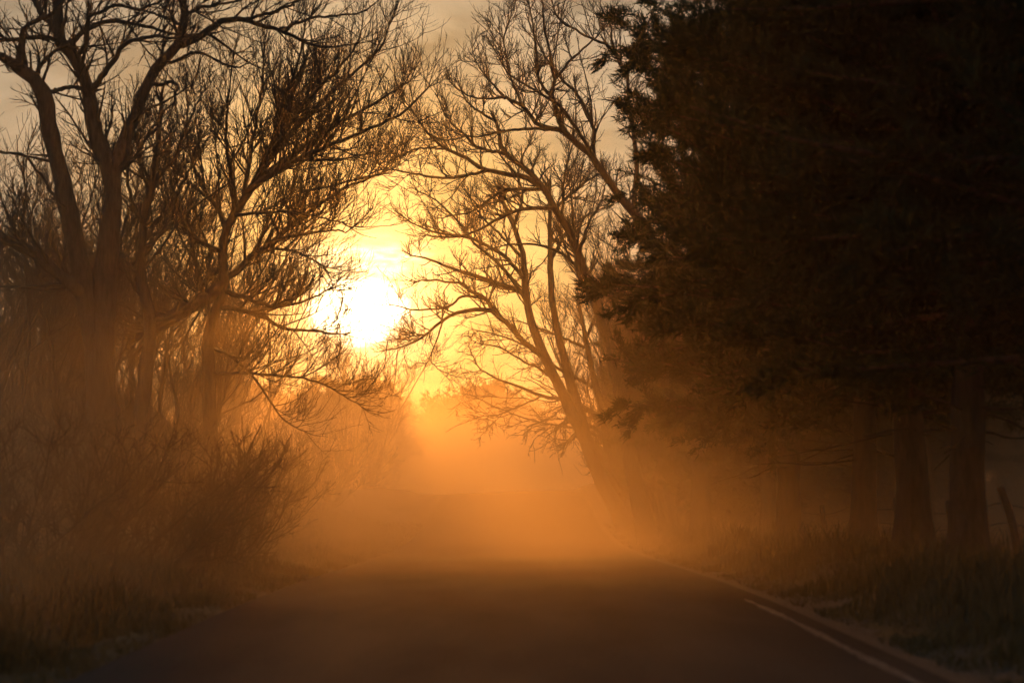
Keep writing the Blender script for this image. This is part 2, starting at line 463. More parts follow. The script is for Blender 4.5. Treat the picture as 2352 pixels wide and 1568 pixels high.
def bare_tree(name, label, base, depth, trunk, limbs, seed, d1=2.6, l1=1.5, d2=4.5, l2=0.65, d3=6.5, l3=0.28,
              rmin=0.0045, up=0.06, extra=(), group=None, root_spread=1.5, upb=0.3, wander=0.09):
    """trunk: (pixel points from the top down, width px top, width px bottom); limbs: (points, w0, w1, depth offset end)."""
    rng = np.random.default_rng(seed)
    bx, by = base
    bz = float(ground_z(bx, by))
    T = thing(name, label, 'tree', (bx, by, bz), group)
    org = np.array([bx, by, bz])
    stems, main = [], []
    for pts, wt, wb in trunk:
        n = len(pts)
        P = np.array([at(px, py, dd) for px, py, dd in pts])
        P = np.vstack([P, [[bx + (P[-1, 0] - bx) * 0.25, by + (P[-1, 1] - by) * 0.25, bz + 0.35], [bx, by, bz - 0.25]]])[::-1]
        C = resample(P, 34)
        rb = wb / 2 / FPX * depth; rt = wt / 2 / FPX * depth
        s = np.linspace(0, 1, 34)
        rr = rb + (rt - rb) * s
        rr = rr * (1 + 0.7 * np.exp(-np.maximum(C[:, 2] - bz, 0) / 0.35)) * (1 + 0.05 * np.sin(s * 31 + seed) + rng.normal(0, 0.02, 34))
        C[2:-1] += rng.normal(0, 0.012, (31, 3))
        stems.append((C, rr))
    V, F = join([tubes(C[None] - org, rr[None], 12) for C, rr in stems])
    # bark furrows and bulges
    V = V + rng.normal(0, 0.006, V.shape)
    obj('trunk', mesh('trunk', V, F, M['bark'], True), T)
    for C, rr in stems:
        main.append((C[14:], rr[14:], 0.35))
    for pts, w0, w1, dz in limbs:
        dd0, dd1 = dz
        n = len(pts)
        P = np.array([at(px, py, depth + dd0 + (dd1 - dd0) * (i / (n - 1)) ** 0.8) for i, (px, py) in enumerate(pts)])
        C = resample(P, 22)
        C[2:-1] += np.cumsum(rng.normal(0, 0.012, (19, 3)), 0) * 0.6 + rng.normal(0, 0.010, (19, 3))
        rr = np.linspace(w0, w1, 22) / 2 / FPX * depth * (1 + rng.normal(0, 0.03, 22))
        V, F = tubes(C[None] - org, rr[None], 8)
        obj('limb', mesh('limb', V, F, M['bark'], True), T)
        main.append((C, rr, 0.12))
    # side branches all round, giving the crown its depth
    A, Ar = [], []
    for C, rr, t0 in main:
        a, b_ = spawn(rng, C[None], rr[None], d1, t0, 1.0, 0.80, 0.25, l1, 0.32, 7, wander, up, 0.04, rmin * 2.2, 0.5, upb, 0.58)
        A.append(a); Ar.append(b_)
        # the limb's own tip keeps going as two or three fine shoots
        tip = np.repeat(C[-1:], 3, 0); dr = np.repeat(unit(C[-1:] - C[-3:-2]), 3, 0) + rng.normal(0, 0.3, (3, 3))
        a, b_ = grow(rng, tip, dr, rng.uniform(0.4, 0.9, 3) * l1 * 0.55, 7, wander, up, np.full(3, max(rr[-1] * 0.8, rmin * 1.5)), np.full(3, rmin))
        A.append(a); Ar.append(b_)
    A = np.concatenate(A); Ar = np.concatenate(Ar)
    B, Br = spawn(rng, A, Ar, d2, 0.12, 1.0, 0.72, 0.22, l2, 0.35, 5, wander * 1.1, up, 0.014, rmin * 1.4, 0.6, upb, 0.45)
    C3, Cr = spawn(rng, B, Br, d3, 0.1, 1.0, 0.7, 0.22, l3, 0.35, 3, wander * 1.1, up * 1.2, 0.008, rmin, 0.7, upb, 0.4)
    obj('branches', mesh('branches', *join([tubes(A - org, Ar, 5)]), M['twig'], True), T, 'stuff')
    parts = [tubes(B - org, Br, 4, False)]
    if len(C3):
        parts.append(tubes(C3 - org, Cr, 3, False))
    obj('twigs', mesh('twigs', *join(parts), M['twig'], True), T, 'stuff')
    return T


D = 28.0
L1_TRUNK = [
    ([(129, -12, 28.2), (132, 20, 28.2), (139, 96, 28.1), (165, 125, 28.0), (188, 165, 28), (205, 214, 28), (211, 264, 28), (224, 323, 28), (247, 380, 28), (261, 429, 28), (254, 517, 28),
      (242, 650, 28), (232, 800, 28), (236, 960, 28)], 22, 80),
    ([(46, 158, 27.2), (73, 178, 27.3), (96, 205, 27.4), (109, 264, 27.5), (125, 346, 27.6), (145, 429, 27.7), (165, 517, 27.8), (190, 650, 27.9), (214, 780, 28), (232, 960, 28)], 32, 66),
    ([(416, -10, 29.0), (422, 26, 29), (419, 66, 29), (403, 112, 28.9), (370, 142, 28.8), (343, 185, 28.6), (317, 247, 28.4), (290, 313, 28.2), (263, 396, 28), (256, 517, 28), (244, 650, 28),
      (236, 800, 28), (236, 960, 28)], 18, 62),
]
L1_LIMBS = [
    ([(50, 160), (20, 135), (-10, 121), (-60, 100)], 26, 14, (-.8, -1.4)),
    ([(60, 172), (50, 120), (50, 82), (66, 56), (115, 33), (150, -5)], 15, 8, (-.7, -1.2)),
    ([(86, 170), (96, 142), (132, 115), (165, 108)], 12, 7, (-.6, -.1)),
    ([(-12, 88), (50, 86), (115, 88), (140, 98)][::-1], 13, 9, (0, -.8)),
    ([(112, 215), (139, 201), (181, 201), (204, 206)], 11, 9, (-.5, 0)),
    ([(139, 92), (115, 50), (99, 33), (79, 0), (68, -30)], 20, 12, (0, .6)),
    ([(212, 205), (240, 168), (264, 139), (287, 102), (330, 82), (380, 79), (420, 84)], 15, 6, (0, -1.5)),
    ([(156, 104), (180, 80), (211, 59), (264, 50), (330, 59), (396, 76), (440, 80)], 14, 6, (.1, 1.4)),
    ([(172, 130), (190, 112), (202, 90), (201, 43), (231, 26), (264, 10), (313, 18), (370, 2)], 12, 5, (0, -1.0)),
    ([(415, 104), (462, 82), (488, 63), (511, 46), (561, 44), (611, 62), (639, 69), (699, 99), (759, 111), (813, 102)], 20, 4, (.9, 2.4)),
    ([(560, 45), (603, 33), (639, 21), (678, 0), (720, -25)], 10, 5, (1.7, 2.0)),
    ([(636, 69), (714, 45), (774, 39), (834, 27), (873, -4)], 9, 3, (2.0, 3.2)),
    ([(420, 40), (450, 20), (500, 8), (560, -8)], 11, 5, (1, 0.4)),
    ([(420, 62), (380, 40), (340, 22), (300, 14)], 9, 4, (1, 1.8)),
    ([(372, 146), (400, 140), (440, 122), (470, 121), (510, 140), (560, 150)], 9, 4, (.8, 0)),
    ([(205, 690), (162, 653), (108, 607), (54, 567), (0, 535), (-50, 500)], 30, 22, (0, -1.5)),
    ([(160, 500), (120, 440), (60, 360), (0, 345), (-40, 330)], 9, 5, (0, .8)),
    ([(343, 190), (372, 196), (395, 190), (408, 205), (402, 232)], 12, 6, (.6, .3)),
    ([(262, 400), (300, 372), (330, 330), (352, 290)], 9, 5, (.2, 1.2)),
]
bare_tree('bare_tree', 'large bare tree with three thick stems at the left edge of the picture', (at(240, 1285, 28)[0], 28.0), 28.0,
          L1_TRUNK, L1_LIMBS, 11, d1=4.0, l1=1.4, d2=6.0, l2=0.65, d3=6.0, l3=0.28, rmin=0.0046, up=0.05)

L2_TRUNK = [
    ([(700, 150, 34.6), (660, 250, 34.5), (620, 350, 34.3), (583, 423, 34.1), (562, 452, 34), (533, 495, 34), (515, 542, 34), (511, 585, 34), (515, 657, 34), (490, 722, 34), (478, 783, 34), (480, 873, 34), (482, 1000, 34)], 8, 42),
]
L2_LIMBS = [
    ([(575, 432), (640, 380), (720, 320), (800, 270), (880, 225), (940, 188)], 18, 4, (0, 1.0)),
    ([(568, 440), (640, 390), (740, 340), (840, 300), (920, 262), (985, 200)], 16, 4, (0, -1.6)),
    ([(600, 395), (660, 320), (740, 240), (820, 170), (880, 110), (905, 40)], 15, 3, (.2, 1.8)),
    ([(610, 370), (660, 290), (720, 210), (790, 140), (830, 70)], 13, 3, (.2, -1.5)),
    ([(620, 350), (645, 260), (670, 180), (690, 110), (700, 40)], 12, 3, (.3, -1.0)),
    ([(560, 450), (575, 350), (590, 260), (600, 180), (608, 110)], 12, 3, (0, 1.4)),
    ([(545, 480), (530, 400), (520, 320), (522, 240), (530, 180)], 13, 3, (0, -1.2)),
    ([(520, 530), (500, 480), (470, 440), (440, 380), (425, 300), (430, 220)], 14, 3, (0, 1.2)),
    ([(515, 580), (480, 565), (450, 545), (432, 510), (400, 440), (380, 350)], 14, 3, (0, -1.3)),
    ([(512, 640), (540, 625), (576, 590), (623, 556), (659, 520), (730, 470), (800, 430), (880, 400)], 18, 4, (0, 1.2)),
    ([(623, 556), (690, 535), (730, 526), (770, 522), (805, 526)], 10, 3, (.5, -1.2)),
    ([(590, 580), (650, 575), (700, 590), (740, 615), (760, 645)], 9, 3, (.3, 1.9)),
    ([(515, 668), (576, 689), (630, 704), (680, 700), (730, 682), (770, 660)], 13, 3, (0, -1.4)),
    ([(505, 705), (576, 715), (612, 729), (659, 753), (730, 759), (790, 768)], 14, 3, (0, .8)),
    ([(482, 860), (560, 858), (658, 862), (740, 880), (820, 925)], 9, 3, (0, -1.0)),
    ([(490, 800), (540, 825), (590, 880), (640, 950), (700, 990)], 8, 3, (0, 1.2)),
    ([(486, 730), (470, 690), (460, 640), (445, 580), (425, 520), (380, 470)], 16, 6, (0, 1.5)),
    ([(510, 655), (470, 690), (432, 705), (385, 735), (340, 760)], 30, 34, (0, -.6)),
    ([(700, 440), (780, 420), (860, 400), (930, 370)], 7, 3, (.9, 2.5)),
    ([(600, 400), (690, 370), (790, 365), (880, 345)], 9, 3, (.1, -2.0)),
    ([(536, 495), (600, 490), (670, 488), (740, 500), (800, 520)], 9, 3, (0, -1.6)),
]
bare_tree('bare_tree', 'bare tree with a dense fan of upswept twigs just left of the sun', (at(482, 1262, 34)[0], 34.0), 34.0,
          L2_TRUNK, L2_LIMBS, 22, d1=6.5, l1=1.75, d2=6.5, l2=0.8, d3=5.5, l3=0.32, rmin=0.0046, up=0.055, upb=0.5, wander=0.065)

LM_TRUNK = [
    ([(372, 240, 31.5), (362, 330, 31.5), (348, 420, 31.5), (333, 495, 31.5), (324, 590, 31.5), (326, 650, 31.5), (345, 747, 31.5), (335, 850, 31.5), (322, 980, 31.5)], 10, 46),
]
LM_LIMBS = [
    ([(330, 560), (350, 520), (390, 470), (430, 400), (455, 320)], 14, 3, (0, 1.2)),
    ([(330, 520), (300, 450), (290, 370), (296, 280)], 12, 3, (0, -1)),
    ([(340, 700), (315, 660), (290, 610), (280, 560), (300, 480)], 13, 4, (0, .8)),
    ([(352, 420), (400, 360), (430, 290), (470, 210)], 10, 3, (0, .5)),
    ([(345, 740), (400, 720), (440, 690), (470, 640)], 11, 3, (0, 1.5)),
    ([(326, 640), (270, 580), (220, 540), (180, 480)], 9, 3, (0, 1.5)),
]
bare_tree('bare_tree', 'bare forked trunk standing between the large left tree and the fan-shaped tree', (at(322, 1275, 31.5)[0], 31.5), 31.5,
          LM_TRUNK, LM_LIMBS, 33, d1=4.0, l1=1.8, d2=5.0, l2=0.8, d3=4.5, l3=0.32, rmin=0.0055, up=0.07, upb=0.4)

R1_TRUNK = [
    ([(1275, 180, 40), (1268, 223, 40), (1283, 259, 40), (1290, 299, 40), (1326, 328, 40), (1362, 364, 40), (1390, 403, 40), (1416, 443, 40), (1455, 486, 40), (1500, 560, 40), (1545, 680, 40),
      (1580, 850, 40), (1605, 1050, 40)], 9, 44),
]
R1_LIMBS = [
    ([(1275, 182), (1308, 144), (1362, 97), (1400, 60)], 8, 3, (0, 1.0)),
    ([(1274, 185), (1262, 130), (1250, 70), (1240, 5), (1230, -40)], 8, 3, (0, -.8)),
    ([(1292, 300), (1239, 288), (1218, 266), (1200, 248), (1160, 227), (1092, 227), (1050, 205)], 13, 3, (0, -1)),
    ([(1160, 227), (1130, 190), (1100, 150), (1085, 110)], 6, 2, (-.7, .5)),
    ([(1268, 223), (1239, 187), (1232, 151), (1225, 80), (1215, 10)], 9, 3, (0, 1.2)),
    ([(1290, 299), (1207, 295), (1167, 299), (1124, 306), (1085, 312), (1040, 300)], 9, 3, (0, 1)),
    ([(1390, 403), (1345, 330), (1322, 295), (1304, 263), (1275, 234), (1220, 200), (1170, 170), (1140, 120)], 12, 3, (0, -1.4)),
    ([(1362, 364), (1362, 288), (1326, 216), (1283, 173), (1239, 104), (1215, 50)], 11, 3, (0, 1.3)),
    ([(1440, 180), (1409, 115), (1373, 94), (1329, 72), (1290, 47), (1270, 10)][0:], 10, 3, (.4, 1.5)),
    ([(1455, 480), (1462, 380), (1452, 280), (1440, 180), (1470, 90), (1500, 20)], 14, 4, (0, .8)),
    ([(1200, 248), (1180, 200), (1165, 150), (1160, 90), (1180, 30)], 7, 2, (-.3, .9)),
    ([(1409, 115), (1400, 60), (1380, 10), (1390, -40)], 6, 2, (.8, .2)),
]
bare_tree('bare_tree', 'tall bare tree leaning out of the dark evergreens, reaching the top of the picture', (at(1612, 1250, 40)[0], 40.0), 40.0,
          R1_TRUNK, R1_LIMBS, 44, d1=5.0, l1=1.25, d2=7.0, l2=0.55, d3=7.5, l3=0.26, rmin=0.0054, up=0.05, upb=0.35, wander=0.11)

R2_TRUNK = [
    ([(1139, 277, 44.5), (1146, 306, 44.4), (1160, 353, 44.3), (1211, 389, 44.2), (1254, 439, 44), (1275, 479, 44), (1310, 540, 44), (1350, 640, 44), (1395, 780, 44), (1435, 950, 44), (1452, 1080, 44)], 8, 42),
]
R2_LIMBS = [
    ([(1139, 278), (1099, 256), (1070, 230), (1055, 190)], 7, 3, (.5, 1)),
    ([(1160, 353), (1095, 338), (1070, 313), (1031, 274), (1005, 223)], 9, 3, (.3, -1)),
    ([(1240, 425), (1203, 407), (1117, 392), (1074, 367), (1020, 342), (977, 302), (930, 234)], 14, 3, (0, .8)),
    ([(1117, 393), (1034, 407), (955, 400), (894, 391), (850, 400)], 8, 3, (.3, -1.2)),
    ([(1020, 342), (959, 342), (894, 371), (850, 380)], 6, 2, (.6, 1.8)),
    ([(1250, 434), (1167, 439), (1124, 461), (1080, 490), (1020, 500)], 10, 3, (0, 1.6)),
    ([(1272, 478), (1200, 482), (1146, 504), (1095, 533), (1040, 545), (980, 540)], 10, 3, (0, -1.3)),
    ([(1275, 480), (1330, 430), (1380, 400), (1410, 420)], 9, 3, (0, 1.2)),
    ([(1290, 500), (1300, 400), (1320, 330)], 8, 3, (0, -1.0)),
    ([(1350, 640), (1300, 590), (1260, 570), (1200, 560), (1130, 570)], 10, 3, (0, 1.0)),
    ([(1330, 590), (1350, 520), (1380, 470), (1395, 420)], 9, 3, (0, 1.4)),
    ([(1370, 700), (1330, 640), (1322, 560), (1318, 480), (1310, 410)], 12, 3, (0, -.6)),
    ([(1070, 313), (1045, 320), (1010, 318), (960, 290)], 5, 2, (-.4, .5)),
]
bare_tree('bare_tree', 'bare tree with long limbs arching left over the road, right of the gap', (at(1458, 1235, 44)[0] + 0.5, 44.0), 44.0,
          R2_TRUNK, R2_LIMBS, 55, d1=5.0, l1=1.35, d2=7.0, l2=0.6, d3=6.5, l3=0.28, rmin=0.0056, up=0.05, upb=0.35, wander=0.11)

R3_TRUNK = [
    ([(1146, 440, 52), (1179, 517, 52), (1200, 585, 52), (1209, 685, 52), (1228, 760, 52), (1270, 860, 52), (1330, 980, 52), (1375, 1090, 52)], 8, 38),
    ([(1263, 420, 52.6), (1263, 517, 52.5), (1264, 600, 52.4), (1268, 690, 52.3), (1290, 800, 52.2), (1335, 960, 52), (1375, 1090, 52)], 8, 30),
]
R3_LIMBS = [
    ([(1250, 820), (1205, 786), (1175, 753), (1142, 723), (1112, 713), (1062, 715), (1020, 732), (978, 769), (936, 790), (894, 803)], 15, 3, (0, -1.2)),
    ([(1150, 728), (1112, 685), (1079, 669), (1062, 652), (1028, 650), (990, 646), (955, 648)], 11, 3, (-.5, .9)),
    ([(1211, 692), (1196, 669), (1154, 656), (1079, 631), (1024, 614), (985, 598), (950, 588)], 15, 3, (0, 1.2)),
    ([(1112, 685), (1062, 681), (1024, 706), (953, 711), (900, 700)], 7, 3, (-.3, -1.4)),
    ([(1205, 640), (1160, 590), (1110, 560), (1060, 540), (1000, 530), (930, 500)], 11, 3, (0, -1.0)),
    ([(1196, 669), (1150, 610), (1090, 560), (1050, 510), (1000, 460), (960, 440)], 10, 3, (.2, -1.6)),
    ([(1198, 590), (1140, 530), (1100, 490), (1070, 440)], 8, 3, (0, 1.5)),
    ([(1180, 520), (1200, 450), (1190, 400), (1210, 340)], 7, 3, (0, -1)),
    ([(1264, 600), (1300, 540), (1340, 500), (1380, 480)], 8, 3, (.4, 1.4)),
    ([(1020, 732), (1000, 790), (990, 830), (1020, 855)], 4, 2, (-.8, -1.6)),
    ([(978, 769), (950, 770), (900, 780)], 4, 2, (-1, 0)),
    ([(1300, 900), (1247, 850), (1200, 830), (1150, 800), (1110, 790)], 8, 3, (0, 1.5)),
]
bare_tree('bare_tree', 'bare tree whose low limbs reach left across the sun glow', (at(1378, 1220, 52)[0] + 1.1, 52.0), 52.0,
          R3_TRUNK, R3_LIMBS, 66, d1=4.4, l1=1.35, d2=6.5, l2=0.65, d3=6.0, l3=0.3, rmin=0.006, up=0.045, upb=0.25, wander=0.11)

R4_TRUNK = [([(1330, 700, 58), (1350, 800, 58), (1372, 900, 58), (1392, 1000, 58), (1402, 1100, 58)], 8, 26)]
R4_LIMBS = [
    ([(1385, 960), (1314, 921), (1247, 908), (1196, 887), (1154, 874), (1112, 853), (1095, 837)], 12, 3, (0, -1)),
    ([(1247, 908), (1200, 930), (1150, 950), (1110, 955)], 5, 2, (-.5, .5)),
    ([(1390, 975), (1347, 942), (1314, 958), (1280, 984)], 10, 5, (0, 1)),
    ([(1396, 1000), (1350, 975), (1331, 992), (1299, 1017)], 9, 6, (0, -1.6)),
    ([(1400, 1010), (1330, 985), (1240, 970), (1150, 940), (1090, 910)], 5, 2, (0, .8)),
    ([(1370, 890), (1290, 850), (1220, 800), (1150, 770), (1100, 760)], 9, 3, (0, 1.4)),
    ([(1350, 800), (1280, 770), (1200, 740)], 8, 3, (0, -.8)),
    ([(1345, 780), (1380, 700), (1400, 640)], 8, 3, (0, 1.5)),
]
bare_tree('bare_tree', 'low drooping bare tree at the right verge, boughs hanging towards the road crest', (at(1404, 1200, 58)[0] + 0.6, 58.0), 58.0,
          R4_TRUNK, R4_LIMBS, 77, d1=3.2, l1=1.9, d2=4.6, l2=0.9, d3=4.5, l3=0.36, rmin=0.008, up=0.0, upb=0.0, wander=0.15)

# ------------------------------------------------------------------ thinner bare trees and shrubs of the thickets


def sapling(name, label, seed, height, stems=3, spread=0.35, cat='tree', dens=1.0, rb=0.07, rmin=0.006, up=0.10, group=None):
    rng = np.random.default_rng(seed)
    T = thing(name, label, cat, (0, 0, 0), group)
    az_ = rng.random(stems) * 6.283
    tilt = np.abs(rng.normal(spread, 0.15, stems))
    d = np.stack([np.cos(az_) * np.sin(tilt), np.sin(az_) * np.sin(tilt), np.cos(tilt)], 1)
    st_ = np.stack([np.cos(az_) * 0.12, np.sin(az_) * 0.12, np.full(stems, -0.15)], 1)
    S, Sr = grow(rng, st_, d, height * rng.uniform(0.75, 1.05, stems), 16, 0.07, 0.03, np.full(stems, rb) * rng.uniform(0.7, 1.1, stems), np.full(stems, 0.012))
    obj('trunk' if cat == 'tree' else 'stems', mesh('trunk', *tubes(S, Sr, 8), M['bark'], True), T)
    A, Ar = spawn(rng, S, Sr, 2.2 * dens, 0.12, 0.97, 0.75, 0.22, height * 0.27, 0.3, 8, 0.11, up, 0.03, rmin * 2, 0.5, 0.1, 0.55)
    B, Br = spawn(rng, A, Ar, 3.4 * dens, 0.12, 1.0, 0.7, 0.2, height * 0.12, 0.3, 5, 0.12, up, 0.013, rmin * 1.3, 0.6, 0.3, 0.45)
    C, Cr = spawn(rng, B, Br, 4.2 * dens, 0.1, 1.0, 0.7, 0.2, height * 0.05 + 0.08, 0.3, 3, 0.12, up, 0.008, rmin, 0.7, 0.3, 0.4)
    obj('branches', mesh('branches', *tubes(A, Ar, 4), M['twig'], True), T, 'stuff')
    obj('twigs', mesh('twigs', *join([tubes(B, Br, 3, False), tubes(C, Cr, 3, False)]), M['twig'], True), T, 'stuff')
    return T


def place(proto, used, name, label, x, y, rz, s, group=None):
    loc = (x, y, float(ground_z(x, y)) - 0.02)
    if not used:
        used.append(1)
        proto.location = loc; proto.rotation_euler = (0, 0, rz); proto.scale = (s, s, s)
        proto['label'] = label
        if group:
            proto['group'] = group
        return proto
    return copy_tree(proto, name, label, loc, rz, s, group)


ORD = ['first', 'second', 'third', 'fourth', 'fifth', 'sixth', 'seventh', 'eighth', 'ninth', 'tenth', 'eleventh', 'twelfth']


def row_labels(items, cuts, kind, where):
    """items (x, d): one label each, by its row in depth and its place in that row counted from the road."""
    names = ['front', 'middle', 'back', 'farthest']
    rows = {}
    for i, (x, d) in enumerate(items):
        rows.setdefault(sum(d >= c for c in cuts), []).append(i)
    out = [''] * len(items)
    for r, ids in rows.items():
        ids.sort(key=lambda i: abs(items[i][0]) / items[i][1])
        for n_, i in enumerate(ids):
            out[i] = '%s, %s from the road in the %s row %s' % (kind, ORD[n_], names[r], where)
    return out


rs = np.random.default_rng(8)
protoA = sapling('thicket_tree', 'x', 101, 8.0, 3, 0.22, dens=1.5, rb=0.075, rmin=0.0058); ua = []
protoB = sapling('thicket_tree', 'x', 102, 8.0, 4, 0.34, dens=1.4, rb=0.065, rmin=0.0058); ub = []
protoS = sapling('shrub', 'x', 103, 3.2, 11, 0.55, 'shrub', 1.9, 0.025, 0.0055, 0.06); us = []
protoT = sapling('shrub', 'x', 104, 3.0, 14, 0.75, 'shrub', 1.9, 0.022, 0.0055, 0.03); ut = []



def plant(items, protos, useds, name, cuts, kind, where, group):
    labs = row_labels([(x, d) for x, d, _, _ in items], cuts, kind, where)
    for (x, d, s_, k), lab in zip(items, labs):
        place(protos[k], useds[k], name, lab, x, d, rs.random() * 6.28, s_, group)


def from_px(lst, lo=-1e9, hi=1e9):
    return [(float(np.clip(at(px, 1200, d)[0], lo, hi)), d, s_, k) for px, d, s_, k in lst]


plant(from_px([(20, 36, 1.35, 0), (80, 42, 1.45, 1), (150, 35, 1.2, 1), (255, 40, 1.4, 0), (330, 37, 1.2, 1), (420, 42, 1.25, 0), (-60, 33, 1.3, 1),
               (560, 54, 1.15, 1), (290, 44, 1.45, 1), (510, 58, 1.3, 0), (60, 50, 1.6, 0), (200, 48, 1.5, 1), (390, 56, 1.5, 0), (120, 60, 1.7, 1), (0, 58, 1.6, 1)]),
      (protoA, protoB), (ua, ub), 'thicket_tree', (39, 47), 'slim bare tree', 'of the left thicket', 'slim bare trees of the left thicket')
plant(from_px([(1330, 64, 1.25, 0), (1400, 56, 1.25, 1), (1470, 50, 1.2, 0), (1540, 48, 1.2, 1), (1290, 78, 1.1, 1), (1600, 56, 1.4, 0), (1440, 66, 1.45, 1), (1370, 72, 1.35, 0), (1510, 60, 1.5, 0),
               (1500, 46, 1.05, 1), (1430, 52, 1.05, 0), (1565, 44, 1.1, 0), (1440, 60, 1.05, 1)], lo=5.3),
      (protoA, protoB), (ua, ub), 'thicket_tree', (53, 62), 'slim bare tree', 'behind the right verge', 'slim bare trees behind the right verge')
plant(from_px([(560, 31, .95, 0), (520, 27, .9, 1), (470, 25.5, .95, 0), (360, 24.5, .95, 1), (250, 23, .9, 0), (120, 22, .9, 1), (10, 21, .9, 0), (590, 37, .95, 1), (650, 45, .95, 0), (560, 38, 1.05, 1),
               (440, 33, 1.15, 0), (330, 30, 1.1, 1), (180, 28.5, 1.15, 0), (60, 27, 1.2, 1), (730, 56, 1.0, 1), (500, 48, 1.4, 0), (380, 42, 1.4, 1), (250, 40, 1.4, 0), (110, 38, 1.4, 1),
               (0, 34, 1.4, 1), (780, 72, 1.1, 0), (820, 90, 1.2, 1), (690, 64, 1.3, 1), (600, 52, 1.4, 0)], hi=-5.1),
      (protoS, protoT), (us, ut), 'shrub', (26.5, 34, 46), 'leafless shrub', 'of the left brush', 'leafless shrubs of the left brush bank')
plant(from_px([(1420, 64, .8, 1), (1385, 80, .8, 0), (1480, 56, .9, 1), (1560, 50, .9, 0)], lo=5.2),
      (protoS, protoT), (us, ut), 'shrub', (60, 85), 'leafless shrub', 'low on the right verge', 'leafless shrubs along the right verge')

# ------------------------------------------------------------------ evergreens on the right


def blades(rng, pos, axis, n_per, length, width, spread):
    """Clumps of thin leaf faces round each pos, fanned about axis."""
    m_ = len(pos) * n_per
    p = np.repeat(pos, n_per, 0); a = np.repeat(axis, n_per, 0)
    d = unit(a + rng.normal(0, spread, (m_, 3)))
    ln = length * rng.uniform(0.55, 1.2, m_)[:, None]
    sd = unit(np.cross(d, rng.normal(0, 1, (m_, 3)))) * (width * rng.uniform(0.6, 1.2, m_))[:, None]
    p = p + rng.normal(0, length * 0.25, (m_, 3))
    V = np.stack([p - sd * 0.5, p + sd * 0.5, p + d * ln], 1).reshape(-1, 3)
    return V, [np.arange(m_ * 3).reshape(-1, 3)]


def pine(seed, H=13.0, z0=2.6, rad=4.2, trunk_r=0.27, nb=150, tuft=0.21, top=0.50):
    rng = np.random.default_rng(seed)
    T = thing('evergreen_tree', 'x', 'tree')
    zz = np.linspace(-0.25, H * 0.97, 30)
    C = np.stack([0.10 * np.sin(zz * 0.5 + seed), 0.10 * np.cos(zz * 0.43 + seed), zz], 1)
    rr = trunk_r * (1 - zz / (H * 1.03)).clip(0.04, 1.1) * (1 + 0.55 * np.exp(-np.maximum(zz, 0) / 0.35)) * (1 + rng.normal(0, 0.02, 30))
    V, F = tubes(C[None], rr[None], 14); V = V + rng.normal(0, 0.008, V.shape)
    obj('trunk', mesh('trunk', V, F, M['pinebark'], True), T)
    h = z0 + (H - z0) * rng.random(nb) ** 0.9
    u = (h - z0) / (H - z0)
    prof = np.where(u < 0.16, 0.72 + 1.75 * u, 1.0) * (1 - smooth(u, top, 1.02) * 0.86)
    ln = rad * prof * rng.uniform(0.68, 1.10, nb)
    az_ = np.arange(nb) * 2.39996 + rng.normal(0, 0.3, nb)
    tl = 0.02 + 0.75 * u - 0.16 + rng.normal(0, 0.12, nb)
    d = np.stack([np.cos(az_) * np.cos(tl), np.sin(az_) * np.cos(tl), np.sin(tl)], 1)
    start = np.stack([np.interp(h, zz, C[:, 0]), np.interp(h, zz, C[:, 1]), h], 1)
    S, Sr = grow(rng, start, d, ln, 9, 0.06, 0.012, 0.02 + 0.011 * ln, np.full(nb, 0.008))
    A, Ar = spawn(rng, S, Sr, 3.0, 0.18, 1.0, 0.85, 0.2, 0.9, 0.3, 4, 0.1, 0.03, 0.012, 0.006, 0.5, 0.0, 0.5)
    # dead lower twigs under the crown
    hb = rng.uniform(z0 * 0.62, z0 * 1.1, 9); ab = rng.random(9) * 6.28
    db = np.stack([np.cos(ab), np.sin(ab), rng.normal(-0.05, 0.15, 9)], 1)
    Dd, Dr = grow(rng, np.stack([np.zeros(9), np.zeros(9), hb], 1), db, rng.uniform(0.8, 2.2, 9), 7, 0.12, -0.01, np.full(9, 0.022), np.full(9, 0.006))
    obj('branches', mesh('branches', *join([tubes(S, Sr, 5), tubes(A, Ar, 3, False), tubes(Dd, Dr, 4)]), M['pinebark'], True), T, 'stuff')
    pos, ax = [], []
    for P, t0 in ((S, 0.15), (A, 0.1)):
        k = P.shape[1]
        sub = 3
        for i in range(k - 1):
            if (i + 0.5) / (k - 1) < t0:
                continue
            for j in range(sub):
                f_ = (j + 0.5) / sub
                pos.append(P[:, i] * (1 - f_) + P[:, i + 1] * f_); ax.append(unit(P[:, i + 1] - P[:, i]))
    pos = np.concatenate(pos); ax = np.concatenate(ax)
    ax[:, 2] += 0.35
    V, F = blades(rng, pos, unit(ax), 13, tuft, 0.034, 0.7)
    obj('crown', mesh('crown', V, F, M['needle']), T, 'stuff')
    return T


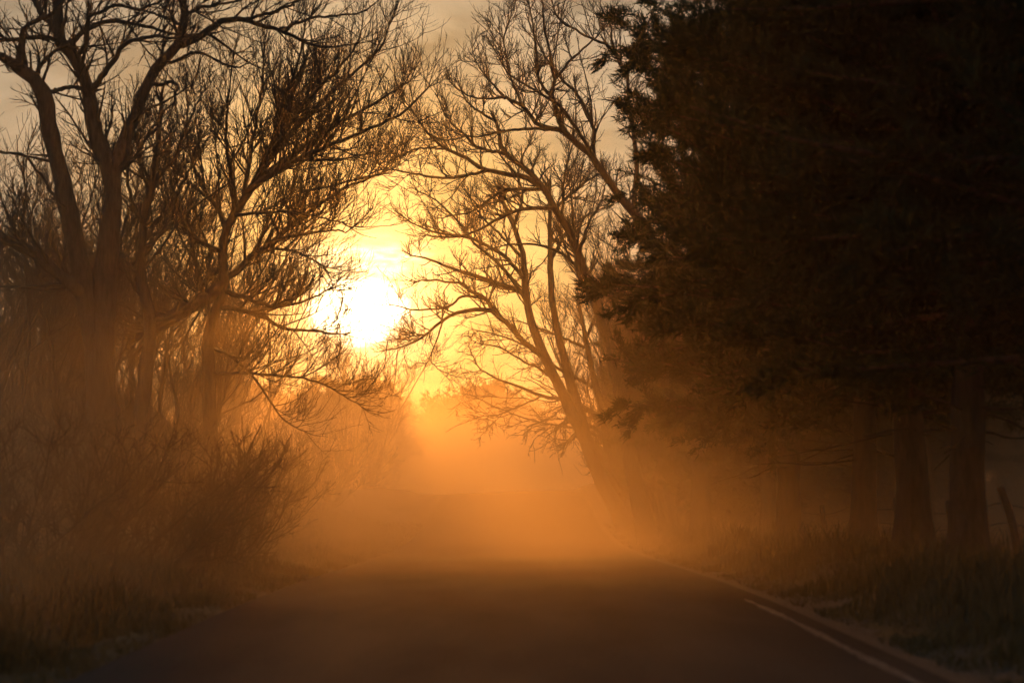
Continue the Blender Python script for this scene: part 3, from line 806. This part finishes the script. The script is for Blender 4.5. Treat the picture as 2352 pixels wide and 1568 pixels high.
pA = pine(201, 13.2, 2.5, 4.3); pB = pine(202, 12.4, 2.7, 4.0, 0.25); pC = pine(203, 11.7, 2.6, 4.5, 0.26, 185, 0.21, 0.72); vA, vB, vC = [], [], []
EV = [  # x, y, scale, rotation, which, label
    (6.35, 14.6, 1.05, 0.4, 0, 'nearest evergreen, its dark boughs filling the upper right corner'),
    (6.02, 18.6, 1.0, 2.2, 1, 'evergreen on the thicker rightmost trunk beside the leaning fence post'),
    (5.98, 21.7, 0.98, 4.4, 0, 'evergreen on the second trunk from the right, left of the rightmost trunk'),
    (6.35, 25.8, 0.97, 1.2, 1, 'evergreen in the row behind the two clearest trunks'),
    (6.0, 30.6, 1.0, 3.3, 2, 'evergreen whose ragged left edge overhangs the road below the bare treetop'),
    (6.4, 36.2, 0.9, 5.6, 1, 'farthest evergreen of the roadside row, fading into orange haze'),
    (15.5, 29.0, 1.0, 0.9, 1, 'evergreen standing back from the fence, behind the rightmost trunks'),
    (11.6, 40.0, 0.95, 2.9, 0, 'evergreen in the second row, hidden behind the roadside evergreens'),
    (19.5, 40.0, 1.0, 5.0, 1, 'distant dark evergreen closing the view beyond the fence'),
    (10.5, 43.0, 0.9, 1.9, 1, 'evergreen far back to the right of the leaning bare tree'),
    (20.0, 45.0, 1.05, 3.9, 0, 'distant dark evergreen beyond the field at the right edge'),
    (6.2, 43.5, 0.62, 0.2, 1, 'short evergreen behind the leaning bare tree, nearest of the short ones'),
    (6.1, 51.0, 0.68, 1.5, 1, 'short evergreen behind the arching bare tree, second of the short ones'),
    (6.3, 58.5, 0.70, 2.6, 0, 'short evergreen near the drooping bare tree, third of the short ones'),
    (6.9, 67.0, 0.70, 4.1, 1, 'farthest short evergreen, dim in the haze at the right verge'),
]
for x, y, s, rz, k, lab in EV:
    o = place((pA, pB, pC)[k], (vA, vB, vC)[k], 'evergreen_tree', lab, x, y, rz, s, 'evergreens along the right roadside')

# ------------------------------------------------------------------ far trees beyond the crest


def round_tree(seed, H=9.0, rx=4.0):
    rng = np.random.default_rng(seed)
    T = thing('round_tree', 'x', 'tree')
    zz = np.linspace(-0.3, H * 0.6, 10)
    V, F = tubes(np.stack([zz * 0, zz * 0, zz], 1)[None], (0.22 * (1 - zz / H))[None], 8)
    obj('trunk', mesh('trunk', V, F, M['bark'], True), T)
    n = 2600
    p = rng.normal(0, 1, (n, 3)); p = unit(p) * (rng.random(n) ** 0.33)[:, None]
    bump = 1 + 0.22 * np.sin(p[:, 0] * 6 + seed) * np.cos(p[:, 1] * 5) + 0.16 * np.sin(p[:, 2] * 9 + p[:, 0] * 4) + rng.normal(0, 0.07, n)
    pos = p * np.array([rx, rx, H * 0.44]) * bump[:, None] + np.array([0, 0, H * 0.55])
    ax = unit(p + np.array([0, 0, 0.4]))
    V, F = blades(rng, pos, ax, 9, 0.55, 0.13, 0.9)
    obj('crown', mesh('crown', V, F, M['leaf']), T, 'stuff')
    return T


rt = round_tree(301); ur = []
for px, d, s, lab in ((1090, 150, 1.42, 'round dense tree of the hazy dome right of the utility pole'), (1170, 158, 1.38, 'hazy round tree behind the dome of trees beyond the crest'),
                      (1225, 146, .95, 'pale hazy tree beyond the right end of the road crest'), (1310, 150, 1.0, 'hazy dense tree behind the drooping right boughs'),
                      (1400, 140, 1.0, 'hazy round tree hidden behind the right thicket'), (835, 118, 1.0, 'hazy dense tree beyond the crest under the sun'),
                      (770, 108, .95, 'hazy round tree left of the sun glow beyond the brush'), (700, 125, .95, 'hazy round tree low behind the left brush'),
                      (590, 120, 1.05, 'hazy round tree behind the fan-shaped bare tree'),
                      (2330, 84, 1.25, 'dark round tree beyond the fence at the right edge'), (2180, 86, 1.3, 'dark round tree seen between the two clearest trunks'),
                      (2040, 88, 1.3, 'dark round tree behind the second trunk from the right'), (1900, 88, 1.3, 'dark round tree behind the middle of the evergreen row'),
                      (1780, 86, 1.25, 'dark round tree behind the left trunks of the evergreen row'), (1680, 84, 1.2, 'dark round tree beyond the farthest evergreen trunk'),
                      (2470, 82, 1.25, 'dark round tree just past the right edge behind the fence'),
                      (2300, 62, 1.0, 'nearest dark round tree behind the leaning fence post'), (2400, 58, 1.0, 'dark round tree at the right edge, nearer than its neighbours')):
    x = at(px, 1110, d)[0]
    place(rt, ur, 'round_tree', lab, x, d, rs.random() * 6.28, s, 'hazy trees beyond the road crest')
for px, d, s, k, lab in ((850, 96, 1.38, 0, 'feathery bare tree directly below the sun'), (885, 128, 1.42, 1, 'feathery bare tree beyond the crest just left of the pole'),
                         (925, 148, 1.3, 0, 'hazy bare treetop nearest the utility pole'), (790, 88, 1.15, 1, 'feathery bare tree left below the sun'),
                         (815, 106, 1.4, 1, 'feathery bare tree between the two just below the sun')):
    x = at(px, 1110, d)[0]
    place((protoA, protoB)[k], (ua, ub)[k], 'thicket_tree', lab, x, d, rs.random() * 6.28, s, 'feathery bare trees below the sun')

# ------------------------------------------------------------------ low evergreen bushes filling the undergrowth


def bush(seed, H=3.6, rx=1.9):
    rng = np.random.default_rng(seed)
    T = thing('evergreen_bush', 'x', 'bush')
    ns = 7
    a_ = rng.random(ns) * 6.283; tl = np.abs(rng.normal(0.35, 0.15, ns))
    d_ = np.stack([np.cos(a_) * np.sin(tl), np.sin(a_) * np.sin(tl), np.cos(tl)], 1)
    S, Sr = grow(rng, np.stack([np.cos(a_) * 0.1, np.sin(a_) * 0.1, np.full(ns, -0.15)], 1), d_, H * rng.uniform(0.6, 0.9, ns), 8, 0.1, 0.03, np.full(ns, 0.04), np.full(ns, 0.01))
    obj('stems', mesh('stems', *tubes(S, Sr, 6), M['bark'], True), T)
    A, Ar = spawn(rng, S, Sr, 5, 0.05, 1.0, 0.9, 0.25, rx * 0.55, 0.3, 5, 0.12, 0.05, 0.015, 0.006, 0.5, 0.2, 0.4)
    B, Br = spawn(rng, A, Ar, 5, 0.2, 1.0, 0.7, 0.25, 0.5, 0.3, 3, 0.12, 0.06, 0.008, 0.005, 0.6, 0.3, 0.4)
    obj('branches', mesh('branches', *join([tubes(A, Ar, 4), tubes(B, Br, 3, False)]), M['twig'], True), T, 'stuff')
    pos = np.concatenate([A[:, 2:].reshape(-1, 3), B[:, 1:].reshape(-1, 3)])
    ax = unit(pos - np.array([0, 0, H * 0.3]) + rng.normal(0, 0.3, pos.shape))
    V, F = blades(rng, pos, ax, 6, 0.26, 0.085, 0.7)
    V[:, 2] = np.maximum(V[:, 2], 0.02)
    obj('foliage', mesh('foliage', V, F, M['leaf']), T, 'stuff')
    return T


bu = bush(401); bu2 = bush(402, 3.2, 2.3); ub1, ub2 = [], []
plant([(6.6, 41, 1.2, 0), (6.9, 46, 1.35, 1), (6.5, 51, 1.3, 0), (6.6, 57, 1.35, 1), (6.9, 63, 1.25, 0), (7.4, 70, 1.25, 1), (8.2, 78, 1.2, 0), (9.2, 87, 1.2, 1), (10.4, 98, 1.2, 0),
       (10.0, 48, 1.6, 1), (10.5, 56, 1.8, 0), (10.0, 66, 1.8, 1), (10.5, 77, 1.8, 0), (13.5, 52, 1.8, 0), (14.5, 62, 1.9, 1)],
      (bu, bu2), (ub1, ub2), 'evergreen_bush', (50, 60, 75), 'dark evergreen bush', 'below the right-hand trees', 'evergreen bushes under the right-hand trees')
plant([(-7.6, 37.5, 0.8, 0), (-9.8, 33, 0.85, 1), (-8.6, 44, 0.9, 1), (-11.0, 38.5, 1.0, 0), (-13.0, 35, 1.1, 1), (-10.6, 49, 1.0, 1), (-14.2, 44, 1.2, 0), (-12.8, 30, 1.0, 0), (-18, 46, 1.4, 0)],
      (bu, bu2), (ub1, ub2), 'evergreen_bush', (36, 43), 'dark evergreen bush', 'of the left brush', 'evergreen bushes in the left brush bank')

# ------------------------------------------------------------------ utility poles


def util_pole(label, px, ptop, d, r, arm=True):
    top = at(px, ptop, d); x = top[0]; z = float(ground_z(x, d)); H = top[2] - z
    T = thing('utility_pole', label, 'utility pole', (x, d, z))
    zz = np.linspace(-0.4, H, 8)
    V, F = tubes(np.stack([zz * 0.004, zz * 0, zz], 1)[None], (r * (1.25 - 0.45 * zz / H))[None], 10)
    obj('pole', mesh('pole', V, F, M['pole'], True), T)
    if arm:
        P = np.array([[[0.03 * 1, 0, H - 0.55], [0.5, 0, H - 0.55], [1.05, 0, H - 0.52]]])
        a = obj('cross_arm', mesh('cross_arm', *tubes(P, np.full((1, 3), 0.055), 6), M['pole'], True), T)
        for xx in (0.98,):
            P = np.array([[[xx, 0, H - 0.47], [xx, 0, H - 0.36], [xx, 0, H - 0.26]]])
            obj('insulator', mesh('insulator', *tubes(P, np.array([[0.05, 0.08, 0.04]]), 8), M['ceramic'], True), a)
        P = np.array([[[0, 0, H], [0, 0, H + 0.2], [0, 0, H + 0.42]]])
        obj('insulator', mesh('insulator', *tubes(P, np.array([[0.06, 0.09, 0.04]]), 8), M['ceramic'], True), T)
    return T, x, d, z + H


_, pxx, pyy, pzz = util_pole('wooden utility pole with a short side arm in the gap beyond the crest', 981, 936, 150.0, 0.20)
util_pole('thin second pole just left of the utility pole', 967, 950, 164.0, 0.10, False)
# the low wire running right from the pole to a farther one behind the trees
s = np.linspace(0, 1, 24)
e0 = np.array([pxx + 0.2, pyy, pzz - 2.1]); e1 = np.array([pxx + 40, pyy + 40, pzz - 1.2])
P = e0 + (e1 - e0) * s[:, None]; P[:, 2] -= 1.0 * 4 * s * (1 - s)
Wt = obj('power_line', mesh('power_line', *tubes(P[None], np.full((1, 24), 0.03), 4), M['wire'], True))
Wt['label'] = 'faint overhead wire running right from the utility pole'; Wt['category'] = 'wire'
util_pole('far utility pole behind the hazy dome of trees', 1010 + 500, 950, pyy + 40, 0.16)

# ------------------------------------------------------------------ wire fence on the right bank
FX = 6.75
fy = [13.2, 16.1, 19.0, 22.0, 25.0, 27.6, 30.6, 33.7, 37.0, 40.5]
Fn = thing('wire_fence', 'old wire fence on rough leaning wooden posts along the right bank', 'fence', (FX, fy[0], float(ground_z(FX, fy[0]))))
forg = np.array(Fn.location)
rng = np.random.default_rng(77)
tops = []
for i, y in enumerate(fy):
    x = FX + rng.normal(0, 0.05); z = float(ground_z(x, y))
    lean = np.array([rng.normal(0, 0.05), rng.normal(0, 0.03)])
    Hh = 1.02 + rng.normal(0, 0.05)
    if i == 2:
        lean = np.array([-0.17, 0.02]); Hh = 1.05
    zz = np.linspace(-0.3, Hh, 9)
    C = np.stack([x + lean[0] * zz * np.clip(zz / Hh + 0.25, 0, 1.2) + rng.normal(0, 0.006, 9), y + lean[1] * zz, z + zz], 1)
    rr = 0.058 * (1 + rng.normal(0, 0.05, 9)) * rng.uniform(0.8, 1.15); rr[-1] *= 0.92
    V, F = tubes(C[None] - forg, rr[None], 9)
    V = V + rng.normal(0, 0.003, V.shape)
    obj('post', mesh('post', V, F, M['post'], True), Fn)
    tops.append((C, Hh))
for hfrac in (0.30, 0.55, 0.80):
    pts = []
    for i, (C, Hh) in enumerate(tops):
        zz = np.linspace(-0.3, Hh, 9)
        q = np.array([np.interp(hfrac * Hh, zz, C[:, j]) for j in range(3)]) - np.array([0.065, 0, 0])
        if i:
            mid = (pts[-1] + q) / 2 - np.array([0, 0, rng.uniform(0.02, 0.07)])
            pts.append(mid)
        pts.append(q)
    C = resample(np.array(pts), 90)
    obj('wire', mesh('wire', *tubes((C - forg)[None], np.full((1, 90), 0.005), 4), M['wire'], True), Fn)

# ------------------------------------------------------------------ grass on the verges
rng = np.random.default_rng(9)
n = 110000
side = rng.random(n) < 0.5
y = 6 + 50 * rng.random(n) ** 1.6
x = np.where(side, 3.5 + np.abs(rng.normal(0, 1, n)) * 2.6, -3.42 - np.abs(rng.normal(0, 1, n)) * 2.6)
cl = np.sin(x * 3.1 + y * 1.7) + np.sin(y * 2.3 - x * 1.1) + np.sin(x * 0.9 + y * 4.1)
keep = (cl + rng.normal(0, 0.9, n) > -1.0); x = x[keep]; y = y[keep]; cl = cl[keep]
z = ground_z(x, y)
hgt = (0.10 + 0.07 * np.clip(cl + 1.2, 0, 3)) * rng.uniform(0.5, 1.35, len(x)) * np.clip((np.abs(x) - 3.5) / 0.8, 0.35, 1.5)
az_ = rng.random(len(x)) * 6.283
wd = 0.006 + 0.007 * rng.random(len(x))
sx, sy = np.cos(az_) * wd, np.sin(az_) * wd
bend = rng.normal(0, 0.35, (len(x), 2)) * hgt[:, None]
b0 = np.stack([x - sx, y - sy, z - 0.02], 1); b1 = np.stack([x + sx, y + sy, z - 0.02], 1)
m0 = np.stack([x - sx * .7 + bend[:, 0] * .35, y - sy * .7 + bend[:, 1] * .35, z + hgt * .6], 1)
m1 = np.stack([x + sx * .7 + bend[:, 0] * .35, y + sy * .7 + bend[:, 1] * .35, z + hgt * .6], 1)
tp = np.stack([x + bend[:, 0], y + bend[:, 1], z + hgt], 1)
V = np.stack([b0, b1, m1, m0, tp], 1).reshape(-1, 3)
i = np.arange(len(x)) * 5
g = obj('verge_grass', mesh('verge_grass', V, [np.stack([i, i + 1, i + 2, i + 3], 1), np.stack([i + 3, i + 2, i + 4], 1)], M['grass']), kind='stuff')
g['label'] = 'dry winter grass on both road verges'; g['category'] = 'grass'

# ------------------------------------------------------------------ the air: thin even haze, and road dust hanging low


def box_mesh(name, a, b_, mat):
    x0, y0, z0 = a; x1, y1, z1 = b_
    V = np.array([[x0, y0, z0], [x1, y0, z0], [x1, y1, z0], [x0, y1, z0], [x0, y0, z1], [x1, y0, z1], [x1, y1, z1], [x0, y1, z1]])
    Q = np.array([[3, 2, 1, 0], [4, 5, 6, 7], [0, 1, 5, 4], [1, 2, 6, 5], [2, 3, 7, 6], [3, 0, 4, 7]])
    return mesh(name, V, [Q], mat)


hm = bpy.data.materials.new('haze_air'); hm.use_nodes = True; t = hm.node_tree; t.nodes.clear()
pv = t.nodes.new('ShaderNodeVolumePrincipled'); ou = t.nodes.new('ShaderNodeOutputMaterial')
pv.inputs['Color'].default_value = (0.93, 0.84, 0.70, 1); pv.inputs['Density'].default_value = HAZE_DENSITY
pv.inputs['Anisotropy'].default_value = 0.8
t.links.new(pv.outputs[0], ou.inputs['Volume'])
hz = obj('haze', box_mesh('haze', (-620, -60, -6), (620, 1020, 16.5), hm), kind='stuff')
hz['label'] = 'thin warm evening haze filling the whole place'; hz['category'] = 'haze'

dm = bpy.data.materials.new('road_dust'); dm.use_nodes = True; t = dm.node_tree; t.nodes.clear()
pv = t.nodes.new('ShaderNodeVolumePrincipled'); ou = t.nodes.new('ShaderNodeOutputMaterial')
pv.inputs['Color'].default_value = (0.94, 0.77, 0.52, 1); pv.inputs['Anisotropy'].default_value = 0.68
tcn = t.nodes.new('ShaderNodeTexCoord'); sp = t.nodes.new('ShaderNodeSeparateXYZ'); t.links.new(tcn.outputs['Object'], sp.inputs[0])
X_, Y_, Z_ = sp.outputs
# the air right in front of the camera is clear only above the road itself
YN_ = math_node(t, 'ADD', Y_, math_node(t, 'ADD', maprange(t, X_, -6.5, -1.5, 14.0, 0.0), maprange(t, X_, 2.0, 6.5, 0.0, 4.0)))
nw = t.nodes.new('ShaderNodeTexNoise'); nw.inputs['Scale'].default_value = 0.22; nw.inputs['Detail'].default_value = 3
t.links.new(tcn.outputs['Object'], nw.inputs['Vector'])
YN_ = math_node(t, 'ADD', YN_, math_node(t, 'MULTIPLY', math_node(t, 'SUBTRACT', nw.outputs['Fac'], 0.5), 22.0))
hgt_ = maprange(t, Y_, 12, 90, 1.5, 4.2, False)                      # scale height grows down the road
vert = math_node(t, 'POWER', 2.718, math_node(t, 'MULTIPLY', math_node(t, 'DIVIDE', math_node(t, 'MAXIMUM', Z_, 0.0), hgt_), -1.0))
topf = maprange(t, Z_, 6.0, 11.8, 1.0, 0.0)
latw = maprange(t, Y_, 10, 80, 20.0, 40.0, False)
lat = math_node(t, 'POWER', 2.718, math_node(t, 'MULTIPLY', math_node(t, 'POWER', math_node(t, 'DIVIDE', X_, latw), 2.0), -1.0))
near = math_node(t, 'MULTIPLY', maprange(t, YN_, 9, 33, 0.0, 1.0), maprange(t, Y_, 34, 54, 1.0, 0.17)); far = maprange(t, Y_, 150, 215, 1.0, 0.0)
nz = t.nodes.new('ShaderNodeTexNoise'); nz.inputs['Scale'].default_value = 0.14; nz.inputs['Detail'].default_value = 2
t.links.new(tcn.outputs['Object'], nz.inputs['Vector'])
nf = maprange(t, nz.outputs['Fac'], 0.3, 0.7, 0.35, 1.65)
dn = math_node(t, 'MULTIPLY', math_node(t, 'MULTIPLY', math_node(t, 'MULTIPLY', vert, topf), lat), math_node(t, 'MULTIPLY', math_node(t, 'MULTIPLY', near, far), nf))
# a second, taller bank of dust hanging beyond the crest of the road
bank = math_node(t, 'MULTIPLY', math_node(t, 'MULTIPLY', maprange(t, Y_, 77, 104, 0.0, 1.0), maprange(t, Y_, 185, 215, 1.0, 0.0)), maprange(t, Z_, 2.5, 9.5, 1.0, 0.0))
bank = math_node(t, 'MULTIPLY', math_node(t, 'MULTIPLY', bank, lat), nf)
dn = math_node(t, 'MULTIPLY', dn, maprange(t, math_node(t, 'ABSOLUTE', X_), 2.5, 8.0, 0.62, 1.45))     # thicker over the verges than over the crown of the road
dens = math_node(t, 'ADD', math_node(t, 'MULTIPLY', dn, DUST_DENSITY), math_node(t, 'MULTIPLY', bank, BANK_DENSITY))
t.links.new(dens, pv.inputs['Density'])
t.links.new(pv.outputs[0], ou.inputs['Volume'])
du = obj('dust_cloud', box_mesh('dust_cloud', (-75, 2, -5), (75, 220, 12), dm), kind='stuff')
du['label'] = 'low cloud of sunlit dust hanging over the road'; du['category'] = 'dust'
